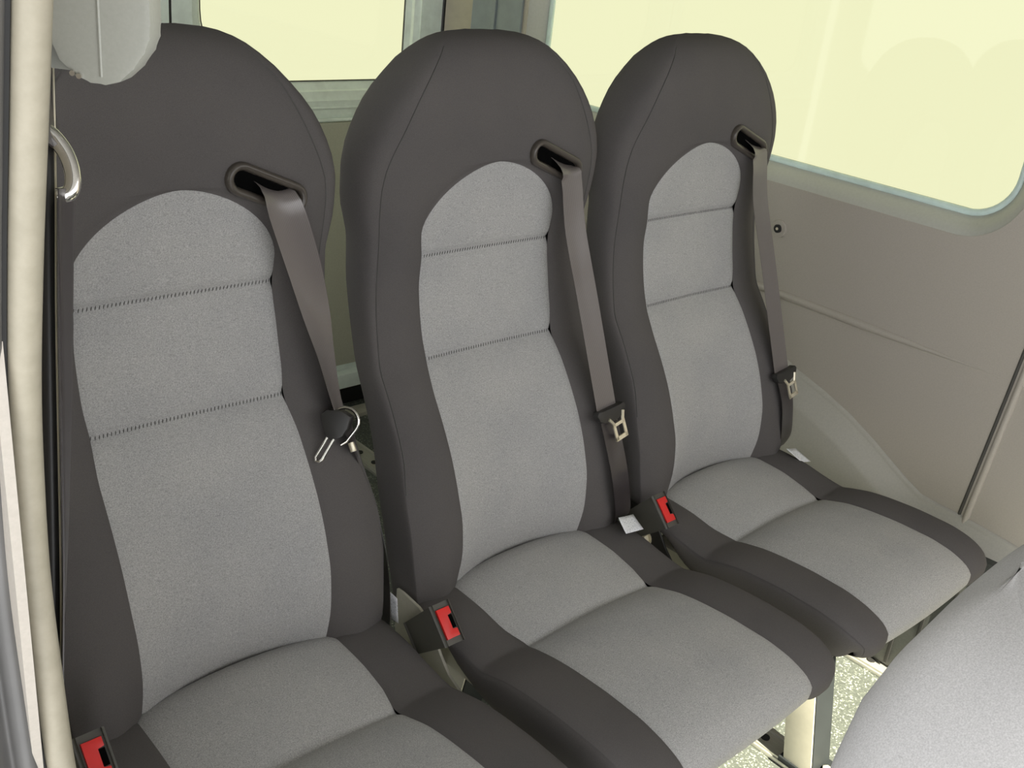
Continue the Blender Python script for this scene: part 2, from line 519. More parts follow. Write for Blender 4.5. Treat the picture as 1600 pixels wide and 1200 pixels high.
# ---------------------------------------------------------------- sliding door opening: seal and jamb
seal_pts = [(-.5729, 1.3026), (-.5639, 1.2678), (-.553, 1.2277), (-.5403, 1.1813), (-.5282, 1.1279), (-.5229, 1.0843), (-.5208, 1.038), (-.5251, .9914), (-.5322, .9432), (-.5463, .8976)]
def dense(pts, n=6):
    P = [Vector(p) for p in pts]; out = []
    for i in range(len(P)-1):
        p0 = P[max(i-1, 0)]; p1 = P[i]; p2 = P[i+1]; p3 = P[min(i+2, len(P)-1)]
        for k in range(n):
            t = k/n
            out.append(.5*((2*p1)+(-p0+p2)*t+(2*p0-5*p1+4*p2-p3)*t*t+(-p0+3*p1-3*p2+p3)*t**3))
    out.append(P[-1]); return out
sp = [(-.85, -.592, 1.40)]+[(-.85, y, z) for y, z in seal_pts]+[(-.85, -.585, .82), (-.85, -.66, .70), (-.85, -.74, .50), (-.85, -.78, .20)]
sp = dense(sp)
o = tube('trim_10', sp, .0062, 'seal', None, 14); tag(o, 'pale beige rubber seal running down the door pillar', 'door seal', kind='structure')
jb = empty('trim_11', (-.88, -.56, FZ)); tag(jb, 'grey painted door jamb beside the beige seal', 'door jamb', kind='structure')
rows = []
for p in sp:
    prof = [(-.005, .012), (-.0075, .002), (-.0085, -.003), (-.012, -.006), (-.016, -.005), (-.0175, .000), (-.020, .001), (-.024, -.006), (-.034, -.010), (-.050, -.010), (-.075, -.012), (-.12, -.016)]
    rows.append([Vector((p.x+a, p.y+b, p.z)) for a, b in prof])
bm = bmesh.new(); grid_bm(bm, rows); o = from_bm('jamb_panel', bm, 'jamb', None, True); in_local(o, jb)
o = tube('jamb_groove', [Vector((p.x-.0075, p.y-.001, p.z)) for p in sp], .0016, 'rubber', None, 6); in_local(o, jb)

# pillar cover strip (black) behind the seal
bm = bmesh.new()
tr_pts = [(-.7765, -.372, 1.215), (-.7880, -.396, 1.165), (-.8000, -.4180, 1.110), (-.8115, -.440, 1.050), (-.8240, -.4640, .985), (-.838, -.488, .92), (-.85, -.51, .86)]
tube_bm(bm, dense(tr_pts, 4), .0042, 8, flat=1.0)
bmesh.ops.recalc_face_normals(bm, faces=bm.faces)
o = from_bm('trim_12', bm, 'black', None, True); tag(o, 'black pillar trim strip behind the beige seal', 'trim strip', kind='structure')
tube('edge_line', [Vector(p)+RT*.0042-FW*.001 for p in dense(tr_pts, 4)], .0006, 'steel', o, 6)

# grey housing at the top of the pillar
hs = empty('pillar_housing', (-.755, -.39, 1.21)); tag(hs, 'grey plastic housing with a rounded bottom at the top of the door pillar', 'housing')
U3 = Vector((0, 0, 1)); H3 = Vector((RT.x, RT.y, 0)).normalized(); N3 = H3.cross(U3)   # housing front faces the door opening
hc = Vector((-.7600, -.3990, 1.2125))
def hpt(u, v, w): return hc+H3*u+U3*v+N3*w
prof = [(-.0240, .21), (-.0240, .030), (-.0225, .020), (-.018, .0095), (-.011, .0030), (-.004, .0004), (.003, .0), (.010, .0022), (.0165, .0085), (.0220, .0165), (.0245, .0230), (.0250, .030), (.0250, .21)]
o = prism('housing_shell', [hpt(u, v, .006) for u, v in prof], N3*-.018, 'housing', None, .0030); in_local(o, hs)
o = tube('mould_line', [hpt(.0015, v, .0063) for v in (.20, .1, .03, .012, .004)], .0007, 'housing', None, 6); in_local(o, hs)
o = prism('housing_base', [hpt(u, v, -.006) for u, v in ((-.060, .21), (-.060, .003), (-.006, .003), (-.006, .21))], N3*-.020, 'housing', None, .003); in_local(o, hs)
for k, (u, v) in enumerate(((-.0115, .0045), (-.0085, .0035))):
    o = cyl('screw', hpt(u, v, .0062), N3, .0013, .003, 'chrome', None, 10); in_local(o, hs)  # chrome dots put in as two small glints on the housing

# unseen low partition added to cut light from the front
o = box('wall_front', ((XL+XR)/2, -1.52, (FZ+.86)/2), (XR-XL, .03, .86-FZ), 'wall_dark'); tag(o, 'low dark partition at the front of the passenger space', 'wall', kind='structure')

# ================================================================== seats
# --- surface functions (seat centre x = 0, absolute heights)
# ---------------------------------------------------------------- seat surface (metres, seat centre x=0)
def spl(pts):
    xs=[a for a,b in pts]; ys=[b for a,b in pts]; n=len(xs)
    d=[(ys[i+1]-ys[i])/(xs[i+1]-xs[i]) for i in range(n-1)]
    m=[d[0]]+[0.0 if d[i-1]*d[i]<=0 else 2*d[i-1]*d[i]/(d[i-1]+d[i]) for i in range(1,n-1)]+[d[-1]]
    def f(x):
        if x<=xs[0]: return ys[0]
        if x>=xs[-1]: return ys[-1]
        lo=0
        while xs[lo+1]<x: lo+=1
        h=xs[lo+1]-xs[lo]; t=(x-xs[lo])/h
        return ((1+2*t)*(1-t)**2*ys[lo]+t*(1-t)**2*h*m[lo]+t*t*(3-2*t)*ys[lo+1]+t*t*(t-1)*h*m[lo+1])
    return f
Z_TOP=1.163
yf=spl([(.40,.012),(.43,.005),(.45,.000),(.494,-.006),(.538,-.002),(.58,.011),(.626,.031),(.668,.056),(.708,.084),(.742,.108),(.777,.119),(.816,.129),(.859,.136),(.90,.137),(.95,.134),(1.0,.130),(1.05,.127),(1.10,.131),(1.13,.141),(1.145,.152),(1.156,.167),(1.163,.188)])
yb=spl([(.40,.055),(.43,.062),(.458,.070),(.492,.080),(.533,.088),(.573,.100),(.615,.115),(.656,.133),(.696,.152),(.733,.170),(.777,.185),(.82,.197),(.85,.204),(.92,.210),(.96,.215),(1.0,.217),(1.05,.222),(1.10,.226),(1.125,.224),(1.145,.214),(1.156,.204),(1.163,.190)])
xs_=spl([(.40,.192),(.45,.200),(.50,.204),(.57,.207),(.60,.206),(.644,.198),(.70,.194),(.764,.192),(.82,.189),(.863,.186),(.90,.185),(.94,.188),(.970,.189),(.995,.186),(1.02,.177),(1.045,.164),(1.074,.148),(1.105,.128),(1.122,.114),(1.138,.099),(1.148,.088),(1.156,.072),(1.160,.055),(1.163,.028)])
wm_=spl([(.40,.197),(.43,.202),(.50,.207),(.57,.211),(.60,.210),(.66,.205),(.76,.204),(.85,.204),(.90,.204),(.96,.214),(.99,.214),(1.02,.209),(1.05,.196),(1.08,.177),(1.105,.153),(1.125,.132),(1.14,.112),(1.15,.096),(1.157,.078),(1.161,.057),(1.163,.030)])
ZS1,ZS2=.880,.743       # the two cross seams of the backrest
ZA0,ZA1=.913,1.001      # arch of the grey insert
def xi_(z):
    if z>=ZA1: return 0.0
    if z>ZA0:
        t=(z-ZA0)/(ZA1-ZA0); return .1205*(1-t**1.75)**.58
    return xi_lo(z)
xi_lo=spl([(.40,.121),(.45,.122),(.50,.1225),(.60,.1245),(.70,.1235),(.743,.1190),(.78,.1215),(.83,.121),(.880,.1175),(.900,.1195),(.913,.1205)])
sag_=spl([(.40,.030),(.45,.024),(.55,.018),(.65,.011),(.743,.003),(.88,.002),(1.0,0.0)])
def front_y(x,z):
    ax=abs(x); xs=xs_(z); xi=xi_(z); y=yf(z)
    if xi>0 and ax<xi:
        u=ax/xi
        y+=sag_(z)*(1-u*u)
        for zs in (ZS1,ZS2): y+=.0045*math.exp(-((z-zs)/.007)**2)
        y-=.003*math.exp(-((z-.81)/.03)**2)*(1-u*u)
    else:
        v=(ax-xi)/max(xs-xi,1e-4)
        y-=.016*math.exp(-((z-.438)/.045)**2)*min(1.0,v*2.2)
        y-=.006*math.sin(math.pi*min(v,1))*(1 if z<.98 else max(0,1-(z-.98)/.05))
    if xi>0 or z<ZA1+.01:
        if z<ZA0: dist=abs(ax-xi)
        else:
            k=.0
            dist=math.hypot(ax, (z-ZA0)*1.37)-.1205 if ax<.13 else ax-.12
            dist=abs(dist) if z<=ZA1+.01 else .1
        y+=.0022*math.exp(-(dist/.0035)**2)
    t=max(0.0,(ax-(xs-.045))/.045)
    y+=.006*t**2.3
    return y
def side_pt(a,z):
    """a 0..1 : seam -> rear corner -> a=1 the rear face edge"""
    xs=xs_(z);wm=wm_(z);y0=front_y(xs,z);y1=yb(z);ym=y0+.62*(y1-y0)
    if a<.55:
        q=a/.55*math.pi/2
        return xs+(wm-xs)*math.sin(q)**.75, y0+(ym-y0)*(1-math.cos(q)**.75)
    q=(a-.55)/.45*math.pi/2
    r=min(.035,wm*.4)
    return wm-r*(1-math.cos(q)), ym+(y1-ym)*math.sin(q)
# cushion: profile stations (y,z) of the insert edge, rear -> over the nose -> underneath
CP=[(.026,.424),(.012,.440),(-.010,.4465),(-.057,.445),(-.103,.438),(-.130,.4345),(-.146,.4335),(-.165,.439),(-.205,.450),(-.250,.456),(-.300,.459),(-.340,.459),(-.375,.455),(-.400,.448),(-.417,.439),(-.4255,.427),(-.424,.412),(-.412,.400),(-.390,.392),(-.350,.387)]

_cum = [0.0]
for i in range(1, len(CP)):
    _cum.append(_cum[-1]+math.hypot(CP[i][0]-CP[i-1][0], CP[i][1]-CP[i-1][1]))
cy_ = spl([(s, p[0]) for s, p in zip(_cum, CP)]); cz_ = spl([(s, p[1]) for s, p in zip(_cum, CP)])
S_END = _cum[-1]; S_H = _cum[6]; S_NOSE = _cum[15]
ci_ = spl([(0, .131), (_cum[3], .131), (_cum[4], .130), (S_H, .1225), (_cum[8], .1265), (_cum[11], .1295), (_cum[13], .131), (S_NOSE, .131), (S_END, .128)])
co_ = spl([(0, .204), (_cum[11], .206), (_cum[12], .2055), (_cum[13], .203), (_cum[14], .197), (S_NOSE, .190), (_cum[17], .184), (S_END, .182)])

def cush(x, s):
    e = .002
    ty = cy_(min(s+e, S_END))-cy_(max(s-e, 0)); tz = cz_(min(s+e, S_END))-cz_(max(s-e, 0))
    L = math.hypot(ty, tz); ny, nz = tz/L, -ty/L
    ax = abs(x); ci = ci_(s); co = co_(s); d = 0.0
    if ax < ci:
        u = ax/ci
        k = 1-.55*math.exp(-((s-S_H)/.02)**2)
        k *= 1 if s < _cum[13] else max(.35, 1-(s-_cum[13])/.06)
        d += .011*(1-u*u)*k
        d -= .004*math.exp(-((s-S_H)/.006)**2)
    else:
        v = min((ax-ci)/max(co-ci, 1e-4), 1)
        d += .0045*math.sin(math.pi*v)**.8
    d -= .0018*math.exp(-((ax-ci)/.0035)**2)
    t = max(0.0, (ax-(co-.022))/.022)
    d -= .0045*t**2.4
    return Vector((x, cy_(s)+ny*d, cz_(s)+nz*d))

zb_ = spl([(-.50, .412), (-.404, .406), (-.392, .396), (-.375, .388), (-.35, .382), (-.20, .376), (-.15, .380), (-.125, .388), (-.097, .399), (-.078, .414), (-.055, .424), (-.02, .430), (.05, .432)])

def down(p): return Vector((p[0], p[1], p[2]-FZ))

def build_seat(name, mats, loc):
    root = empty(name, loc)
    INS, DRK = mats
    nsec = 27
    cols = cosspace(nsec)
    # rows of the backrest
    zl = lin(31, .410, ZS2-.012)+lin(7, ZS2-.010, ZS2)
    zm = lin(6, ZS2, ZS2+.010)+lin(12, ZS2+.018, ZS1-.016)+lin(6, ZS1-.010, ZS1)
    zu = lin(6, ZS1, ZS1+.010)+lin(5, ZS1+.015, ZA0)
    zu += [ZA0+(ZA1-ZA0)*math.sin(math.pi/2*k/16) for k in range(1, 17)]
    zt = [ZA1+.003, ZA1+.008]+lin(14, ZA1+.015, 1.125)+[1.132, 1.138, 1.143, 1.147, 1.150, 1.153, 1.1555, 1.1575, 1.159, 1.1605, 1.1617, 1.1625, Z_TOP]
    def insert(nm, zs):
        bm = bmesh.new()
        grid_bm(bm, [[down((c*xi_(z), front_y(c*xi_(z)*.99999, z), z)) for c in cols] for z in zs])
        clean(bm)
        return from_bm(nm, bm, INS, root, True)
    insert('lower_back_panel', zl); insert('middle_back_panel', zm); insert('upper_back_panel', zu)
    allz = []
    for z in zl+zm+zu+zt:
        if not allz or z > allz[-1]+1e-6: allz.append(z)
    half = cosspace(15, 0, 1)
    bm = bmesh.new()
    for s in (1, -1):
        rows = []
        for z in allz:
            a, b = xi_(z), xs_(z)
            rows.append([down((s*(a+(b-a)*v), front_y(s*(a+(b-a)*v)*(1.00001), z), z)) for v in half])
        grid_bm(bm, rows, flip=(s < 0))
    clean(bm, 2e-5)
    from_bm('back_surround', bm, DRK, root, True)
    # side gussets and rear cover
    av = [0, .03, .07, .12, .18, .25, .33, .42, .5, .58, .66, .74, .82, .9, 1.0]
    zside = allz[::2]+([allz[-1]] if (len(allz)-1) % 2 else [])
    for s in (1, -1):
        bm = bmesh.new()
        rows = []
        for z in zside:
            r = []
            for a in av:
                X, Y = side_pt(a, z)
                g = -.0014*math.exp(-(a/.035)**2)*(1 if z < 1.08 else max(0, 1-(z-1.08)/.03))
                r.append(down((s*(X+g), Y, z)))
            rows.append(r)
        grid_bm(bm, rows, flip=(s < 0))
        from_bm('side_gusset', bm, DRK, root, True)
    bm = bmesh.new(); rows = []
    for z in zside:
        X, Y = side_pt(1.0, z)
        rows.append([down((X*c, Y+.004*(1-c*c), z)) for c in lin(9, 1, -1)])
    grid_bm(bm, rows)
    # bottom closing
    z = allz[0]; rows = []
    xs0 = xs_(z); X1, Y1 = side_pt(1.0, z)
    lo = [(xs0*c, front_y(xs0*c, z)) for c in lin(17, -1, 1)]
    for k in lin(6, 0, 1):
        rows.append([down((p[0]*(1-k*.08), p[1]*(1-k)+Y1*k, z-.006*math.sin(math.pi*k))) for p in lo])
    grid_bm(bm, rows)
    from_bm('rear_cover', bm, DRK, root, True)
    # stitching on the two cross seams of the back and on the cushion seam
    def stitches(pts, across, nm):
        bm = bmesh.new()
        for p, a in zip(pts, across):
            tube_bm(bm, [p-a*.0024, p, p+a*.0024], [.0003, .0006, .0003], 5)
        o = from_bm(nm, bm, 'thread', root); o['kind'] = 'stuff'
    for zs in (ZS1, ZS2):
        n = 52; P = []; A = []
        for k in range(n):
            x = xi_(zs)*(-.985+1.97*k/(n-1))
            P.append(down((x, front_y(x, zs)-.0006, zs))); A.append(Vector((.25, (front_y(x, zs+.004)-front_y(x, zs-.004))/.008, 1)).normalized())
        stitches(P, A, 'seam_stitching')
    # seam where the front cover meets the side gussets
    for s in (-1, 1):
        tube('cover_seam', [down((s*xs_(z), front_y(xs_(z), z)-.0003, z)) for z in lin(46, .60, 1.146)], .0009, 'thread', root, 5)
    # ---------------- cushion
    sr = lin(16, 0, S_H-.014)+lin(6, S_H-.010, S_H)
    sf = lin(6, S_H, S_H+.010)+lin(46, S_H+.016, S_END)
    for nm, ss in (('rear_seat_panel', sr), ('front_seat_panel', sf)):
        bm = bmesh.new()
        grid_bm(bm, [[down(cush(c*ci_(s)*.99999, s)) for c in cols] for s in ss], flip=True)
        from_bm(nm, bm, INS, root, True)
    alls = []
    for s in sr+sf:
        if not alls or s > alls[-1]+1e-6: alls.append(s)
    for sg in (1, -1):
        bm = bmesh.new(); rows = []
        for s in alls:
            a, b = ci_(s), co_(s)
            rows.append([down(cush(sg*(a+(b-a)*v)*(1.00001), s)) for v in half])
        grid_bm(bm, rows, flip=(sg > 0))
        from_bm('cushion_bolster', bm, DRK, root, True)
    for sg in (1, -1):
        bm = bmesh.new(); rows = []
        for s in alls:
            if s > _cum[17]: break
            E = cush(sg*co_(s), s)
            y = max(E.y, -.400); zb = min(zb_(y), E.z-.002)
            B = Vector((sg*(co_(s)-.010), y, zb))
            r = []
            for k, t in enumerate((0, .03, .08, .16, .28, .42, .56, .7, .82, .92, 1.0)):
                p = E.lerp(B, t)
                p.x += sg*(.005*math.sin(math.pi*t)**.7-.002*math.exp(-(t/.04)**2))
                r.append(down(p))
            rows.append(r)
        grid_bm(bm, rows, flip=(sg > 0))
        from_bm('cushion_side', bm, DRK, root, True)
    bm = bmesh.new(); rows = []
    for y in lin(12, .05, -.385):
        rows.append([down((.196*c, y, zb_(y)+.0005)) for c in lin(9, -1, 1)])
    grid_bm(bm, rows)
    from_bm('seat_pan', bm, 'pan', root, True)
    # ---------------- frame
    fr = bmesh.new()
    for x in (-.15, .15): box_bm(fr, down((x, -.19, .366)), (.03, .34, .036))
    for y in (-.34, -.03): box_bm(fr, down((0, y, .362)), (.33, .03, .03))
    for x in (-.15, .15): box_bm(fr, down((x, .02, .425)), (.026, .026, .10))
    bevel(fr, .003, 1)
    from_bm('seat_frame', fr, 'metal', root)
    lx = -.06
    # front leg leans forward, rear leg backward; each on a foot, coloured dark for shade with a pale sunlit side
    for y0, y1 in ((-.285, -.338), (.00, .05)):
        d = Vector((0, y1-y0, -.27)).normalized()
        p0 = Vector((lx, y0, .352)); p1 = Vector((lx, y1, FZ+.020))
        bm = bmesh.new()
        w, dp = .026, .020
        def ring(p): return [p+Vector((sx*w, sy*dp, 0)) for sx, sy in ((-1, -1), (1, -1), (1, 1), (-1, 1))]
        A = [bm.verts.new(down(v)) for v in ring(p0)]; B = [bm.verts.new(down(v)) for v in ring(p1)]
        for k in range(4): bm.faces.new([A[k], A[(k+1) % 4], B[(k+1) % 4], B[k]])
        bm.faces.new(list(reversed(A))); bm.faces.new(B)
        bmesh.ops.recalc_face_normals(bm, faces=bm.faces)
        bevel(bm, .003, 2)
        lg = sharp(from_bm('leg', bm, 'grey_leg', root, True), 35)
        prism('leg_flange', [down(p) for p in (p0+Vector((-w-.0035, -dp+.002, 0)), p0+Vector((-w-.0035, dp+.014, 0)), p1+Vector((-w-.0035, dp+.014, 0)), p1+Vector((-w-.0035, -dp+.002, 0)))], (.003, 0, 0), 'metal', lg, .0006)
        box('foot_plate', down((lx, y1, FZ+.017)), (.066, .085, .010), 'grey_leg', lg, .003)
        for dy in (-.030, .030):
            cyl('foot_bolt', down((lx, y1+dy, FZ+.026)), (0, 0, 1), .009, .010, 'steel', lg, 6, .001)
    # side brackets under the recliner
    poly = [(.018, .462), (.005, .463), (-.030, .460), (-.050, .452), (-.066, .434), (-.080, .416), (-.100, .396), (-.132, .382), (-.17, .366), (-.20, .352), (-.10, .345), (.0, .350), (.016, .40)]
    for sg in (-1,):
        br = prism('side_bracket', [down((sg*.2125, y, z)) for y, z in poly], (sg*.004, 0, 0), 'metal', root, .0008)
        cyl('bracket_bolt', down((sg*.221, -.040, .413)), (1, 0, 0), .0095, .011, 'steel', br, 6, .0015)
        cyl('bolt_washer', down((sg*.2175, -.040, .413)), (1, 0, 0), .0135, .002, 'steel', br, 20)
    # ---------------- belt guide in the shoulder
    c0 = Vector((.069, front_y(.069, 1.0095)-.001, 1.0095)); c1 = Vector((.133, front_y(.133, .9825)-.001, .9825))
    ax = (c1-c0).normalized(); nn = Vector((0, -1, .05)); nn = (nn-ax*nn.dot(ax)).normalized(); bx = nn.cross(ax)
    def stad(r, h, n=10):
        out = []
        for k in range(n+1):
            a = math.pi/2-math.pi*k/n
            out.append(c1+ax*r*math.cos(a)+bx*r*math.sin(a)+nn*h)
        for k in range(n+1):
            a = -math.pi/2-math.pi*k/n
            out.append(c0+ax*r*math.cos(a)+bx*r*math.sin(a)+nn*h)
        return [down(p) for p in out]
    bz = loop_strip('belt_guide', [stad(.0190, -.006), stad(.0192, .002), stad(.0182, .0052), stad(.0165, .0068), stad(.0145, .0070), stad(.0118, .0056), stad(.0098, .0026), stad(.0092, -.003), stad(.0090, -.012)], 'bezel', root, 60)
    bm = bmesh.new(); vs = [bm.verts.new(p) for p in stad(.0094, -.0005)]; bm.faces.new(vs)
    from_bm('guide_slot', bm, 'slot', bz)
    return root

def add_buckle(root, c, tint):
    """buckle on the left flank: axis points up and forward"""
    a = Vector((0, -.71, .704)).normalized(); w = Vector((0, -.704, -.71)).normalized(); t = Vector((1, 0, 0))
    rot = Matrix((t, w, a)).transposed()
    cc = Vector(c)
    K = 1.2
    def at(u, v, h): return down(cc+(t*u+w*v+a*h)*K)
    bm = bmesh.new(); box_bm(bm, at(0, 0, -.031), (.0215*K, .040*K, .060*K), rot)
    for v in bm.verts:      # taper to the stalk
        h = (v.co-at(0, 0, 0)).dot(a)
        if h < -.04*K:
            k = (v.co-at(0, 0, 0)).dot(w); v.co -= w*k*.22
    bevel(bm, .0035, 3)
    b = sharp(from_bm('belt_buckle', bm, 'buckle', root, True), 35)
    # red press button, U-shaped round the tongue slot
    pts = [(-.0085, -.0165), (.0085, -.0165), (.0085, -.0085), (.0030, -.0075), (.0030, .0075), (.0085, .0085), (.0085, .0165), (-.0085, .0165)]
    prism('release_button', [at(u, v, -.002) for u, v in pts], a*.0048, 'red', b, .0009)
    box('tongue_slot', at(.0060, 0, -.0006), (.0052*K, .0145*K, .0026*K), 'slot', b, 0, rot)
    # stalk down to the bracket bolt
    tube('buckle_stalk', [at(0, 0, -.058), at(0, .004, -.070), down((-.219, cc.y+.052, cc.z-.062))], [.0075, .0075, .0065], 'black', b, 8, flat=.5, ref=t)
    return b

seats = []
labels = ['grey and charcoal passenger seat nearest the door pillar, with a twisted belt',
          'grey and charcoal passenger seat in the middle of the row of three',
          'grey and charcoal passenger seat beside the side wall and long window']
proto = build_seat('passenger_seat', ('insert', 'dark'), (-PITCH, 0, FZ))
def copy_tree(o, parent=None):
    c = o.copy(); col.objects.link(c)
    if parent: c.parent = parent
    for ch in [x for x in o.children]: copy_tree(ch, c)
    return c
seats = [proto, copy_tree(proto), copy_tree(proto)]
for i, s in enumerate(seats):
    s.location.x = (i-1)*PITCH
    tag(s, labels[i], 'seat', 'row of three passenger seats')
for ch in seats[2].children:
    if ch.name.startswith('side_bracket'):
        ch.data = ch.data.copy(); ch.data.materials[0] = M['black']  # black stands in for the shade on this one bracket
add_buckle(seats[0], (-.216, -.1070, .5180), None)
add_buckle(seats[1], (-.219, -.0915, .4748), None)
add_buckle(seats[2], (-.219, -.0700, .4815), None)

# seat of the row in front, its fabric coloured pale to carry the daylight on it
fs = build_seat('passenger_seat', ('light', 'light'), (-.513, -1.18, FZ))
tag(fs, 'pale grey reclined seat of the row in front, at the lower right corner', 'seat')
rc = math.radians(16)
for ch in [c for c in fs.children if c.name.startswith(('belt_guide', 'cover_seam'))]:
    for g in list(ch.children): bpy.data.objects.remove(g)
    bpy.data.objects.remove(ch)
for ch in fs.children:
    if any(k in ch.name for k in ('back', 'gusset', 'rear_cover', 'belt_guide', 'stitching', 'cover_seam')) and 'bracket' not in ch.name:
        piv = Vector((0, 0, .42-FZ))
        ch.matrix_local = Matrix.Translation(piv) @ Matrix.Rotation(-rc, 4, 'X') @ Matrix.Translation(-piv)

# ================================================================== seat belts
def ribbon(name, centers, wdirs, half, mat, parent=None, th=.0006, n=5, cup=0.0):
    C = dense([tuple(c) for c in centers], n); W = dense([tuple(w) for w in wdirs], n)
    T = frames(C)
    bm = bmesh.new(); uvl = bm.loops.layers.uv.new('UVMap')
    k = 9; top = []; bot = []
    L = 0.0; ls = []
    for i in range(len(C)):
        if i: L += (C[i]-C[i-1]).length
        ls.append(L)
        w = (W[i]-T[i]*W[i].dot(T[i])).normalized(); nrm = w.cross(T[i]).normalized()
        h = half[i] if isinstance(half, list) else half
        r1 = []; r2 = []
        for j in range(k):
            u = -1+2*j/(k-1)
            base = C[i]+w*h*u+nrm*cup*(1-u*u)
            e = th*(1 if abs(u) < 1 else .4)
            r1.append(bm.verts.new(base+nrm*e)); r2.append(bm.verts.new(base-nrm*e))
        top.append(r1); bot.append(r2)
    def face(vs, uvs):
        f = bm.faces.new(vs)
        for lp, uv in zip(f.loops, uvs): lp[uvl].uv = uv
    for i in range(len(C)-1):
        for j in range(k-1):
            u0, u1 = j/(k-1), (j+1)/(k-1); v0, v1 = ls[i]/.05, ls[i+1]/.05
            face([top[i][j], top[i+1][j], top[i+1][j+1], top[i][j+1]], [(u0, v0), (u0, v1), (u1, v1), (u1, v0)])
            face([bot[i][j+1], bot[i+1][j+1], bot[i+1][j], bot[i][j]], [(u1, v0), (u1, v1), (u0, v1), (u0, v0)])
        face([top[i][0], bot[i][0], bot[i+1][0], top[i+1][0]], [(0, 0)]*4)
        face([top[i][-1], top[i+1][-1], bot[i+1][-1], bot[i][-1]], [(1, 0)]*4)
    face(list(reversed(top[0]))+bot[0], [(0, 0)]*(2*k)); face(top[-1]+list(reversed(bot[-1])), [(0, 0)]*(2*k))
    bmesh.ops.recalc_face_normals(bm, faces=bm.faces)
    return sharp(from_bm(name, bm, mat, parent, True), 60)

def latch(root, c, axw, axd, axn):
    """black grip with a metal tongue: axw across the belt, axd down the belt, axn out of the belt"""
    c = Vector(c); P = lambda u, v, n: c+axw*u+axd*v+axn*n
    out = [(-.0305, -.004), (-.027, -.009), (-.018, -.0075), (.018, -.0075), (.027, -.009), (.0305, -.004), (.0265, .006), (.019, .010), (.008, .013), (-.010, .013), (-.020, .010), (-.0265, .006)]
    g = prism('latch_grip', [P(u, v, -.004) for u, v in out], axn*.0125, 'black', None, .0016)
    in_local(g, root)
    bm = bmesh.new()
    rot = Matrix((axw, axd, axn)).transposed()
    for u, v, su, sv in ((-.0015, .0290, .0048, .026), (.0175, .0290, .0048, .026), (.008, .0400, .0238, .0062), (.008, .0190, .0238, .0046)):
        box_bm(bm, P(u, v, .0042), (su, sv, .0022), rot)
    tube_bm(bm, [P(-.009, .006, .0055), P(-.001, .0175, .0045)], .0023, 6)
    tube_bm(bm, [P(.0205, .004, .0055), P(.0165, .0175, .0045)], .0023, 6)
    piv = P(.004, .008, 0); rr = Matrix.Rotation(math.radians(-6) if axn.dot(axw.cross(axd)) > 0 else math.radians(6), 4, axn)
    for v in bm.verts: v.co = piv+(rr @ (v.co-piv))*1.08+axn*.0035
    t = from_bm('latch_tongue', bm, 'steel', None); in_local(t, root)
    cyl_ = cyl('grip_stud', P(-.017, .0085, -.001), axn, .0024, .006, 'steel', None, 10); in_local(cyl_, root)
    return g

def label_card(root, corners, th):
    bm = bmesh.new(); uvl = bm.loops.layers.uv.new('UVMap')
    A, B, C_, D = [Vector(p) for p in corners]
    n = (B-A).cross(D-A).normalized()*th
    rows = []
    for i in range(5):
        v = i/4; r = []
        for j in range(7):
            u = j/6
            p = A.lerp(B, u).lerp(D.lerp(C_, u), v)+n.normalized()*.0018*math.sin(2.4*u+1.5*v)
            r.append((bm.verts.new(p), (u, v)))
        rows.append(r)
    for i in range(4):
        for j in range(6):
            q = [rows[i][j], rows[i][j+1], rows[i+1][j+1], rows[i+1][j]]
            f = bm.faces.new([a for a, b in q])
            for lp, (a, uv) in zip(f.loops, q): lp[uvl].uv = uv
    o = from_bm('label_tag', bm, 'label', None, True)
    sol = o.modifiers.new('thick', 'SOLIDIFY'); sol.thickness = .0005
    in_local(o, root); o['label'] = 'small printed white label'
    return o

def seat_belt(x0, pts, label, K, card):
    root = empty('seat_belt', (x0+pts[-1][0], pts[-1][1], pts[-1][2]))
    tag(root, label, 'seat belt', 'belts of the three seats')
    W = [(1, -.03, -.42), (1, -.03, -.30), (1, 0, .06), (1, 0, .1), (1, .05, .1)]
    up = pts[:K+1]; lowp = pts[K:]
    def lift(L): return [(p[0]+x0, p[1], p[2]) for p in L]
    ws = [W[0], W[1], (1, 0, -.12)]+[(1, 0, .10)]*(len(up)-3)
    o = ribbon('webbing', lift(up), ws, .0205, 'belt', None, cup=.0012); in_local(o, root)
    o = ribbon('lower_webbing', lift(lowp), [(1, .1, .1)]*len(lowp), .0195, 'belt_dark', None, cup=.0015); in_local(o, root)
    T = (Vector(pts[K])-Vector(pts[K-1])).normalized(); w = Vector((1, 0, .12)); w = (w-T*w.dot(T)).normalized(); n = T.cross(w)
    if n.y > 0: n = -n
    latch(root, (pts[K][0]+x0, pts[K][1]-.003, pts[K][2]), w, T, n)
    label_card(root, [(p[0]+x0, p[1], p[2]) for p in card], .0005)
    return root
path2 = [(.108, .140, 1.000), (.1165, .1135, .986), (.1225, .1085, .965), (.131, .098, .900), (.1435, .066, .800), (.155, .036, .705), (.163, .014, .6365), (.1690, -.004, .590), (.174, -.020, .545), (.187, -.026, .490), (.196, -.022, .458), (.202, -.004, .438)]
seat_belt(0, path2, 'grey seat belt hanging down the middle seat', 6, [(.164, -.040, .4770), (.2065, -.036, .4675), (.2050, -.060, .4520), (.163, -.062, .4610)])
path3 = [(.108, .140, 1.000), (.1165, .1135, .986), (.1225, .1085, .965), (.131, .098, .900), (.1435, .066, .800), (.156, .033, .695), (.167, .004, .603), (.176, -.012, .560), (.188, -.016, .515), (.204, -.012, .470), (.213, .002, .438)]
seat_belt(PITCH, path3, 'grey seat belt hanging down the seat beside the side wall', 6, [(.166, -.040, .4700), (.211, -.034, .4570), (.232, -.058, .4320), (.194, -.062, .4460)])

